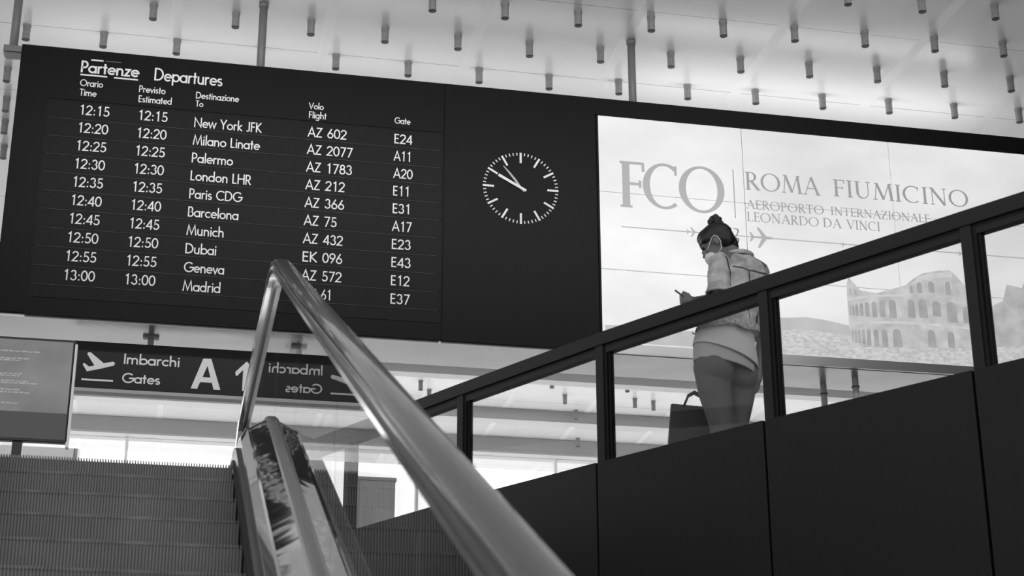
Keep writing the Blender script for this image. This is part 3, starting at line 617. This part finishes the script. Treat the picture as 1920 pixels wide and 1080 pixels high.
# ------------------------------------------------------------------ information screen on its stand
isc = thing('information_screen', 'grey lit information screen on black stand at left edge', 'screen', (-1.15, 12.0, ZF))
X0, X1, A0, A1 = -1.62, -.735, 3.11, 3.885
b = BM(); box(b, X0, X1, 12.0, 12.06, A0, A1); bev(obj('bezel', b, 'black_trim', isc), .006)
b = BM(); box(b, X0+.02, X1-.02, 11.994, 12.001, A0+.215, A1-.02); sc = obj('display', b, 'screen', isc)
b = BM(); box(b, X0+.02, X1-.02, 11.994, 12.001, A0+.02, A0+.215); obj('display_footer', b, 'screen_dark', isc)
random.seed(3)
for z, x1 in ((3.77, -1.02), (3.715, -1.08), (3.70, -1.14), (3.60, -1.1), (3.585, -1.12), (3.545, -1.05), (3.53, -1.02), (3.48, -1.1), (3.46, -1.06), (3.38, -1.1)):
    x = X0+.05; b = BM()
    while x < x1:
        w = random.uniform(.015, .05); box(b, x, x+w, 11.990, 11.994, z, z+random.uniform(.006, .011)); x += w+.008
    obj('text_line', b, 'screen_text', isc)
b = BM(); box(b, X1-.012, X1+.012, 12.0, 12.07, A0-.03, A1-.03); obj('edge_trim', b, 'steel', isc)
b = BM(); box(b, -1.115, -1.045, 12.02, 12.08, ZF+.03, A0+.05); obj('stand_post', b, 'black_trim', isc)
b = BM(); box(b, -1.30, -.86, 11.9, 12.25, ZF, ZF+.03); obj('stand_base', b, 'black_trim', isc)
# made-up block standing in for a grey shape read as mirrored steps
kz = thing('reflection_stand_in', 'pale grey block standing in for a reflection in the escalator glass', 'reflection stand-in', (1.86, 15.0, ZF))
b = BM(); box(b, 1.72, 2.05, 15.0, 15.4, ZF+.06, 3.68); bev(obj('body', b, 'stand_in', kz), .01)
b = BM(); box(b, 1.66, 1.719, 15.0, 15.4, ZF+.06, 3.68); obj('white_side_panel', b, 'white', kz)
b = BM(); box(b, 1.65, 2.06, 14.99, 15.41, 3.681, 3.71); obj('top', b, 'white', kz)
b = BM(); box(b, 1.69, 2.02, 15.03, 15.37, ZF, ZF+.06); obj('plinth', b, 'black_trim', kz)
# steel posts under the billboard
for i, (x, y) in enumerate(((7.02, 16.62), (7.26, 16.30))):
    t = thing('steel_post', 'slim steel post under the billboard, %s of the pair' % ('left' if i == 0 else 'right'), 'post', (x, y, ZF), 'posts under the billboard')
    b = BM(); cyl(b, (x, y, ZF+.02), (x, y, HZ0), .035); obj('shaft', b, 'beam', t, True)
    b = BM(); cyl(b, (x, y, ZF), (x, y, ZF+.02), .09); obj('base_plate', b, 'steel', t)
    b = BM(); cyl(b, (x, y, HZ0-.12), (x, y, HZ0-.1), .045); obj('collar', b, 'black_trim', t)

# ------------------------------------------------------------------ outside: boarding bridge end
br = thing('boarding_bridge', 'grey curved boarding bridge end outside, below the information screen', 'boarding bridge', (-5.0, 46, 0))
pts = [(-6.2, 11.35), (-6.2, 12.5), (-2.6, 12.5), (-2.6, 11.55), (-2.9, 11.25), (-3.6, 11.12), (-4.6, 11.1), (-5.5, 11.15)]
b = BM(); prism(b, pts, 46, 49, 'y'); obj('tunnel', b, 'beam', br)
b = BM(); box(b, -2.62, -2.52, 46, 46.2, 11.0, 13.0); box(b, -3.5, -2.5, 46, 46.2, 11.05, 11.2); obj('end_frame', b, 'pole', br)
b = BM(); ribbon(b, [(-3.4, 11.32), (-3.1, 11.2), (-2.8, 11.18), (-2.55, 11.3)], .05, 46, .1); obj('bracket', b, 'black_trim', br)
b = BM(); cyl(b, (-4.6, 47.5, -4), (-4.6, 47.5, 11.2), .35); obj('support_column', b, 'pole', br)

# ------------------------------------------------------------------ woman on the gallery
WO = Vector((2.937, 8.25, ZF)); ca, sa = math.cos(YAW), math.sin(YAW)
def wp(a, bb_, c): return Vector((WO.x+ca*a+sa*bb_, WO.y-sa*a+ca*bb_, WO.z+c))     # across / away / up, in metres from her feet
pe = thing('person', 'woman in pale denim jacket and grey leggings, mask on, looking down at phone', 'person', tuple(WO))
def chain(bm, pts, n=7):
    """tapered limb: spheres and cones through [(a, b, c, r)]"""
    for i, (a, b_, c, r) in enumerate(pts):
        ell(bm, wp(a, b_, c), r, r, r, sub=2)
        if i:
            p = pts[i-1]; cyl(bm, wp(*p[:3]), wp(a, b_, c), p[3], r, seg=16)
FX = Vector((-.6, .8))                                                              # torso faces away and to the left
TY = math.atan2(FX.y, FX.x)-YAW
def tell(bm, a, b_, c, side, depth, hgt, yaw=TY, tilt=0): ell(bm, wp(a, b_, c), depth, side, hgt, Matrix.Rotation(yaw, 3, 'Z') @ Matrix.Rotation(tilt, 3, 'Y'), 3)
def remesh(o, v, sm=4):
    r = o.modifiers.new('remesh', 'REMESH'); r.mode = 'VOXEL'; r.voxel_size = v; r.use_smooth_shade = True
    s = o.modifiers.new('smooth', 'SMOOTH'); s.factor = .5; s.iterations = sm; return o
HY = math.atan2(.30, -.95)-YAW                                                      # head yaw
HM = Matrix.Rotation(HY, 3, 'Z') @ Matrix.Rotation(math.radians(27), 3, 'Y')        # x forward, z up, pitched down
HC0 = wp(-.032, 0, 1.478)
def hd_(x, y, z): return HC0+HM @ Vector((x, y, z))
b = BM()
tell(b, -.02, 0, .80, .160, .110, .13); tell(b, .0, 0, .92, .135, .10, .14); tell(b, .05, 0, 1.08, .135, .10, .16); tell(b, .09, 0, 1.24, .155, .105, .13)
chain(b, [(-.03, -.10, 1.325, .052), (.10, 0, 1.365, .06), (.218, .10, 1.35, .052)])
chain(b, [(.095, 0, 1.36, .055), (.06, 0, 1.41, .047), (.015, 0, 1.45, .047)])
ell(b, hd_(-.005, 0, .02), .093, .074, .090, HM); ell(b, hd_(.028, 0, -.045), .062, .056, .075, HM); ell(b, hd_(.045, 0, -.085), .040, .042, .032, HM)
ell(b, hd_(.088, 0, -.02), .012, .010, .022, HM, 2); ell(b, hd_(.098, 0, -.038), .010, .011, .010, HM, 2)
for s in (-1, 1):
    ell(b, hd_(-.008, s*.073, -.022), .019, .007, .030, HM, 2); ell(b, hd_(.062, s*.040, -.035), .02, .018, .016, HM, 2)
ell(b, hd_(.080, 0, .018), .012, .04, .010, HM, 2)
# arms
chain(b, [(-.03, -.10, 1.325, .048), (-.05, -.15, 1.10, .040)]); chain(b, [(-.05, -.15, 1.10, .040), (-.105, -.085, 1.095, .036), (-.165, -.01, 1.125, .025)])
chain(b, [(.218, .10, 1.35, .048), (.245, .17, 1.06, .038)]); chain(b, [(.245, .17, 1.06, .038), (.215, .165, .90, .033), (.19, .15, .79, .024)])
# left hand round the phone: palm, four curled fingers, thumb
chain(b, [(-.165, -.01, 1.125, .024), (-.185, .01, 1.137, .027), (-.200, .02, 1.145, .026)])
for k in range(4):
    o_ = .016*(k-1.5); chain(b, [(-.203+.3*o_, .02-.6*o_, 1.15+o_*.9, .0095), (-.228, .032-.5*o_, 1.150+o_*.9, .009), (-.236, .052, 1.160+o_*.9, .0085), (-.222, .066, 1.168+o_*.9, .008)])
chain(b, [(-.190, .022, 1.165, .011), (-.205, .030, 1.185, .010), (-.222, .036, 1.195, .009)])
# right hand hanging, fingers slightly curled
chain(b, [(.19, .15, .79, .024), (.183, .145, .745, .028), (.178, .14, .715, .027)])
for k in range(4):
    o_ = .016*(k-1.5); ln = (.9, 1.0, .95, .75)[k]; chain(b, [(.176+.6*o_, .138+o_, .700, .0095), (.170+.6*o_, .134+o_, .700-.035*ln, .009), (.160+.6*o_, .128+o_, .700-.062*ln, .008)])
chain(b, [(.168, .125, .745, .011), (.155, .115, .715, .010), (.150, .112, .69, .009)])
# legs and feet
LEGL = [(-.090, -.058, .73, .098), (-.086, -.062, .60, .083), (-.062, -.055, .46, .066), (-.052, -.05, .40, .060), (-.048, -.045, .32, .058), (-.045, -.035, .22, .046), (-.042, -.03, .10, .034)]
LEGR = [(.058, .048, .73, .094), (.060, .048, .60, .080), (.040, .04, .46, .062), (.035, .035, .40, .055), (.036, .035, .32, .055), (.038, .04, .22, .045), (.042, .045, .10, .034)]
for Lg in (LEGL, LEGR):
    chain(b, Lg); an = Lg[-1]
    chain(b, [(an[0], an[1], .055, .036), (an[0]+FX.x*.10, an[1]+FX.y*.10, .035, .033), (an[0]+FX.x*.16, an[1]+FX.y*.16, .028, .026)])
body = remesh(obj('body', b, 'skin', pe), .0055, 3)
# leggings
b = BM()
tell(b, -.02, 0, .80, .170, .120, .10)
for Lg in (LEGL, LEGR): chain(b, [(p[0], p[1], p[2], p[3]+.008) for p in Lg])
ell(b, wp(-.070, -.085, .715), .098, .098, .105); ell(b, wp(.072, .00, .705), .093, .093, .10)
remesh(obj('leggings', b, 'leggings', pe), .007, 3)
def loft(bm, rings, seg=40, wob=None):
    """ellipse rings (a, b, c, side, depth, slope): slope tilts the ring down to her right"""
    out = []
    for ri, (a, b_, c, sd, dp, sl) in enumerate(rings):
        R_ = []
        for k in range(seg):
            t = 2*PI*k/seg; u = math.cos(t)*sd; v = math.sin(t)*dp                  # u along her right, v forward
            da = .8*u-.6*v; db = .6*u+.8*v; dz = sl*da
            if wob and ri == 0: dz += wob*math.sin(5*t)+.5*wob*math.sin(9*t+1)
            R_.append(bm.verts.new(wp(a+da, b_+db, c+dz)))
        out.append(R_)
    for A, B in zip(out, out[1:]):
        for k in range(seg): bm.faces.new((A[k], A[(k+1) % seg], B[(k+1) % seg], B[k]))
    return out
def solid(o, t, sub=1):
    s = o.modifiers.new('solid', 'SOLIDIFY'); s.thickness = t; s.offset = -1
    if sub: q = o.modifiers.new('sub', 'SUBSURF'); q.levels = sub; q.render_levels = sub
    for p in o.data.polygons: p.use_smooth = True
    return o
b = BM(); loft(b, [(-.018, -.012, .725, .182, .158, -.22), (-.016, -.008, .80, .184, .154, -.25), (-.018, 0, .87, .174, .138, -.2)]); wb = solid(obj('waistband', b, 'band', pe), .006); wb['label'] = 'pale underlayer below the shirt hem'
b = BM(); loft(b, [(-.010, -.010, .795, .192, .164, -.36), (-.008, -.006, .86, .188, .152, -.25), (.0, 0, .95, .168, .13, -.1), (.03, 0, 1.05, .155, .12, 0)]); sh = solid(obj('shirt', b, 'shirt', pe), .006); sh['label'] = 'white shirt hanging below the jacket'
# jacket
b = BM()
lf = loft(b, [(.012, 0, .935, .192, .152, -.02), (.02, 0, .99, .186, .150, 0), (.045, 0, 1.08, .182, .146, 0), (.075, 0, 1.18, .188, .145, 0), (.095, 0, 1.27, .186, .135, 0), (.10, 0, 1.325, .165, .112, 0), (.10, 0, 1.365, .125, .09, 0), (.092, 0, 1.39, .075, .065, 0)], wob=.010)
b.faces.new(lf[0][::-1]); b.faces.new(lf[-1])
chain(b, [(-.028, -.105, 1.318, .060), (-.042, -.13, 1.22, .064)]); cyl(b, wp(-.042, -.13, 1.22), wp(-.052, -.155, 1.118), .064, .060, 18)
chain(b, [(.215, .105, 1.34, .060), (.235, .14, 1.22, .062)]); cyl(b, wp(.235, .14, 1.22), wp(.245, .165, 1.08), .062, .058, 18)
jk = remesh(obj('denim_jacket', b, 'denim', pe), .008, 4)
tx = bpy.data.textures.new('cloth_folds', 'CLOUDS'); tx.noise_scale = .07; tx.noise_depth = 2
dm = jk.modifiers.new('folds', 'DISPLACE'); dm.texture = tx; dm.strength = .022; dm.mid_level = .5; dm.texture_coords = 'LOCAL'
b = BM(); HR = loft(b, [(.011, 0, .932, .199, .159, -.02), (.013, 0, .945, .200, .160, -.015), (.020, 0, .972, .196, .156, 0)], wob=.010)
hm = solid(obj('lace_hem', b, mat('lace_hem', .5, .9, noise=(70, .22, .62), bump=(70, .8, .006)), jk), .004); hm['label'] = 'patterned hem band of the jacket'
def seam(pts, r=.0045, n=10, par=None):
    b = BM(); P = []
    for (p, q) in zip(pts, pts[1:]):
        for i in range(n): P.append(wp(*[p[j]+(q[j]-p[j])*i/n for j in range(3)]))
    P.append(wp(*pts[-1])); tube(b, P, r, 6)
    o = obj('seam', b, 'seam', par or jk); s = o.modifiers.new('wrap', 'SHRINKWRAP'); s.target = jk; s.wrap_method = 'NEAREST_SURFACEPOINT'; s.wrap_mode = 'OUTSIDE_SURFACE'; s.offset = .0015
    return o
bk = lambda u, c, dp=.15: (.08+.8*u+.6*dp, .6*u-.8*dp, c)
seam([bk(-.15, 1.285, .12), bk(-.05, 1.262), bk(.05, 1.262), bk(.15, 1.285, .12)], .005)
seam([bk(-.055, 1.262), bk(-.045, 1.10), bk(-.05, .98)], .004); seam([bk(.065, 1.262), bk(.055, 1.10), bk(.06, .98)], .004)
seam([(-.005, -.15, 1.335), (.012, -.155, 1.25), (.005, -.15, 1.16)], .006)
seam([(-.10, -.11, 1.135), (-.085, -.19, 1.135), (-.02, -.20, 1.135)], .005)
b = BM()                                                                             # collar
CP = [(.6*.085, -.8*.085, 1.372, 0), ]
P = []
for i in range(17):
    t = math.radians(-145+290*i/16); u = math.sin(t)*.085; v = -math.cos(t)*.072
    P.append(wp(.088+.8*u-.6*v*1.0, .6*u+.8*v, 1.388+.012*math.cos(t)))
tube(b, P, [.010+.003*math.cos(math.radians(-145+290*i/16)) for i in range(17)], 10); obj('collar', b, 'denim', jk, True)
# cuff roll
b = BM(); tube(b, [wp(-.051+.063*math.cos(t), -.152+.063*math.sin(t), 1.128) for t in [2*PI*i/20 for i in range(21)]], .009, 8); obj('cuff', b, 'denim', jk, True)
b = BM(); tube(b, [wp(-.13, -.05, .94), wp(-.16, -.045, .918), wp(-.18, -.04, .925), wp(-.19, -.04, .932)], .004, 6); obj('drawstring', b, 'denim', jk, True)
# inked forearm
b = BM(); chain(b, [(-.055, -.145, 1.098, .0425), (-.105, -.085, 1.097, .039), (-.160, -.016, 1.122, .0285)]); tt = remesh(obj('tattoo', b, 'tattoo', pe), .006, 2); tt['label'] = 'dark inked skin of the left forearm'
# hair: cap, bun, loose curls
b = BM()
ell(b, hd_(-.018, 0, .028), .096, .080, .084, HM); ell(b, hd_(-.045, 0, .0), .066, .073, .075, HM); ell(b, hd_(.02, 0, .054), .068, .066, .050, HM)
for s in (-1, 1): ell(b, hd_(.03, s*.052, .030), .042, .028, .036, HM, 2)
chain(b, [(.055, 0, 1.475, .04), (.075, 0, 1.455, .022)])
hair = remesh(obj('hair', b, 'hair', pe), .006, 3)
b = BM(); random.seed(5)
BN = wp(-.028, .02, 1.606)
for i in range(16):
    t = i*2.4; h_ = -.020+.054*i/16; rr = .030*(1-.6*abs(i/16-.35))
    ell(b, BN+Vector((rr*math.cos(t), rr*math.sin(t), h_)), .019, .019, .016, sub=2)
ell(b, BN, .026, .026, .032)
remesh(obj('hair_bun', b, 'hair', hair), .005, 1)
for i in range(9):
    a0 = random.uniform(.02, .07); c0 = random.uniform(1.46, 1.56); b0 = random.uniform(-.06, .04); r_ = random.uniform(.006, .012)
    b = BM(); P = []
    for k in range(14):
        t = k/13; P.append(wp(a0+.028*math.sin(t*PI)*random.uniform(.95, 1.05)+r_*math.cos(t*7)*.5*t, b0+r_*math.sin(t*7)*.5*t, c0+.012*math.sin(t*PI)-.055*t))
    tube(b, P, [.0016+.0012*math.sin(PI*k/13) for k in range(14)], 5); obj('loose_curl', b, 'hair', hair, True)
# face mask and its ear loops, eyes
b = BM(); ell(b, hd_(.056, 0, -.072), .050, .055, .046, HM); remesh(obj('face_mask', b, 'mask', pe), .005, 2)
mk = pe.children[-1]
for s in (-1, 1):
    b = BM(); tube(b, [hd_(.070, s*.048, -.040), hd_(.04, s*.066, -.020), hd_(.008, s*.078, .004), hd_(-.010, s*.079, .010), hd_(-.024, s*.080, -.005)], .0022, 6)
    tube(b, [hd_(-.024, s*.080, -.005), hd_(-.026, s*.079, -.04), hd_(-.010, s*.073, -.075), hd_(.03, s*.060, -.095)], .0022, 6); obj('ear_loop', b, 'mask', mk, True)
    b = BM(); ell(b, hd_(.079, s*.030, -.006), .010, .011, .009, HM, 2); obj('eye', b, 'hair', pe, True)
    b = BM(); tube(b, [hd_(.085, s*.016, .022), hd_(.084, s*.034, .026), hd_(.072, s*.050, .020)], .0035, 6); obj('eyebrow', b, 'hair', pe, True)
for Lg in (LEGL, LEGR):
    an = Lg[-1]; b = BM(); chain(b, [(an[0], an[1], .050, .044), (an[0]+FX.x*.10, an[1]+FX.y*.10, .042, .042), (an[0]+FX.x*.165, an[1]+FX.y*.165, .036, .034)])
    so = remesh(obj('shoe', b, 'shoe', pe), .009, 2)
# phone in her left hand
ph = thing('phone', 'dark phone held in woman\'s left hand', 'phone', tuple(wp(-.222, .045, 1.165)))
ph_m = Matrix.Translation(wp(-.222, .045, 1.175)) @ (Matrix.Rotation(-YAW, 3, 'Z') @ Matrix.Rotation(math.radians(38), 3, 'Y') @ Matrix.Rotation(math.radians(18), 3, 'X')).to_4x4()
b = BM(); box(b, -.055, .055, -.036, .036, -.0045, .0045); b.transform(ph_m); bev(obj('phone_case', b, 'phone', ph), .003)
b = BM(); box(b, -.052, .052, -.033, .033, .0045, .0052); b.transform(ph_m); obj('phone_screen', b, 'black_trim', ph)
# tote bag
bg_ = thing('tote_bag', 'dark tote bag standing beside woman\'s legs', 'bag', tuple(wp(-.19, .34, 0)))
b = BM(); pts4 = []
for c, wd, dp in ((.004, .155, .06), (.30, .140, .06), (.625, .118, .022)):
    pts4.append([b.verts.new(wp(-.178+s*wd+(.0 if c < .5 else .012), .34+t*dp, c-(.012*s if c > .5 else 0))) for s, t in ((-1, -1), (1, -1), (1, 1), (-1, 1))])
for A, B in zip(pts4, pts4[1:]):
    for k in range(4): b.faces.new((A[k], A[(k+1) % 4], B[(k+1) % 4], B[k]))
b.faces.new(pts4[0][::-1]); b.faces.new(pts4[-1]); bev(obj('bag_body', b, 'bag', bg_), .006)
for dy in (-.02, .02):
    b = BM(); tube(b, [wp(-.215, .34+dy, .615), wp(-.185, .34+dy, .685), wp(-.150, .34+dy, .705), wp(-.115, .34+dy, .685), wp(-.09, .34+dy, .60)], .007, 8); obj('bag_handle', b, 'black_trim', bg_, True)
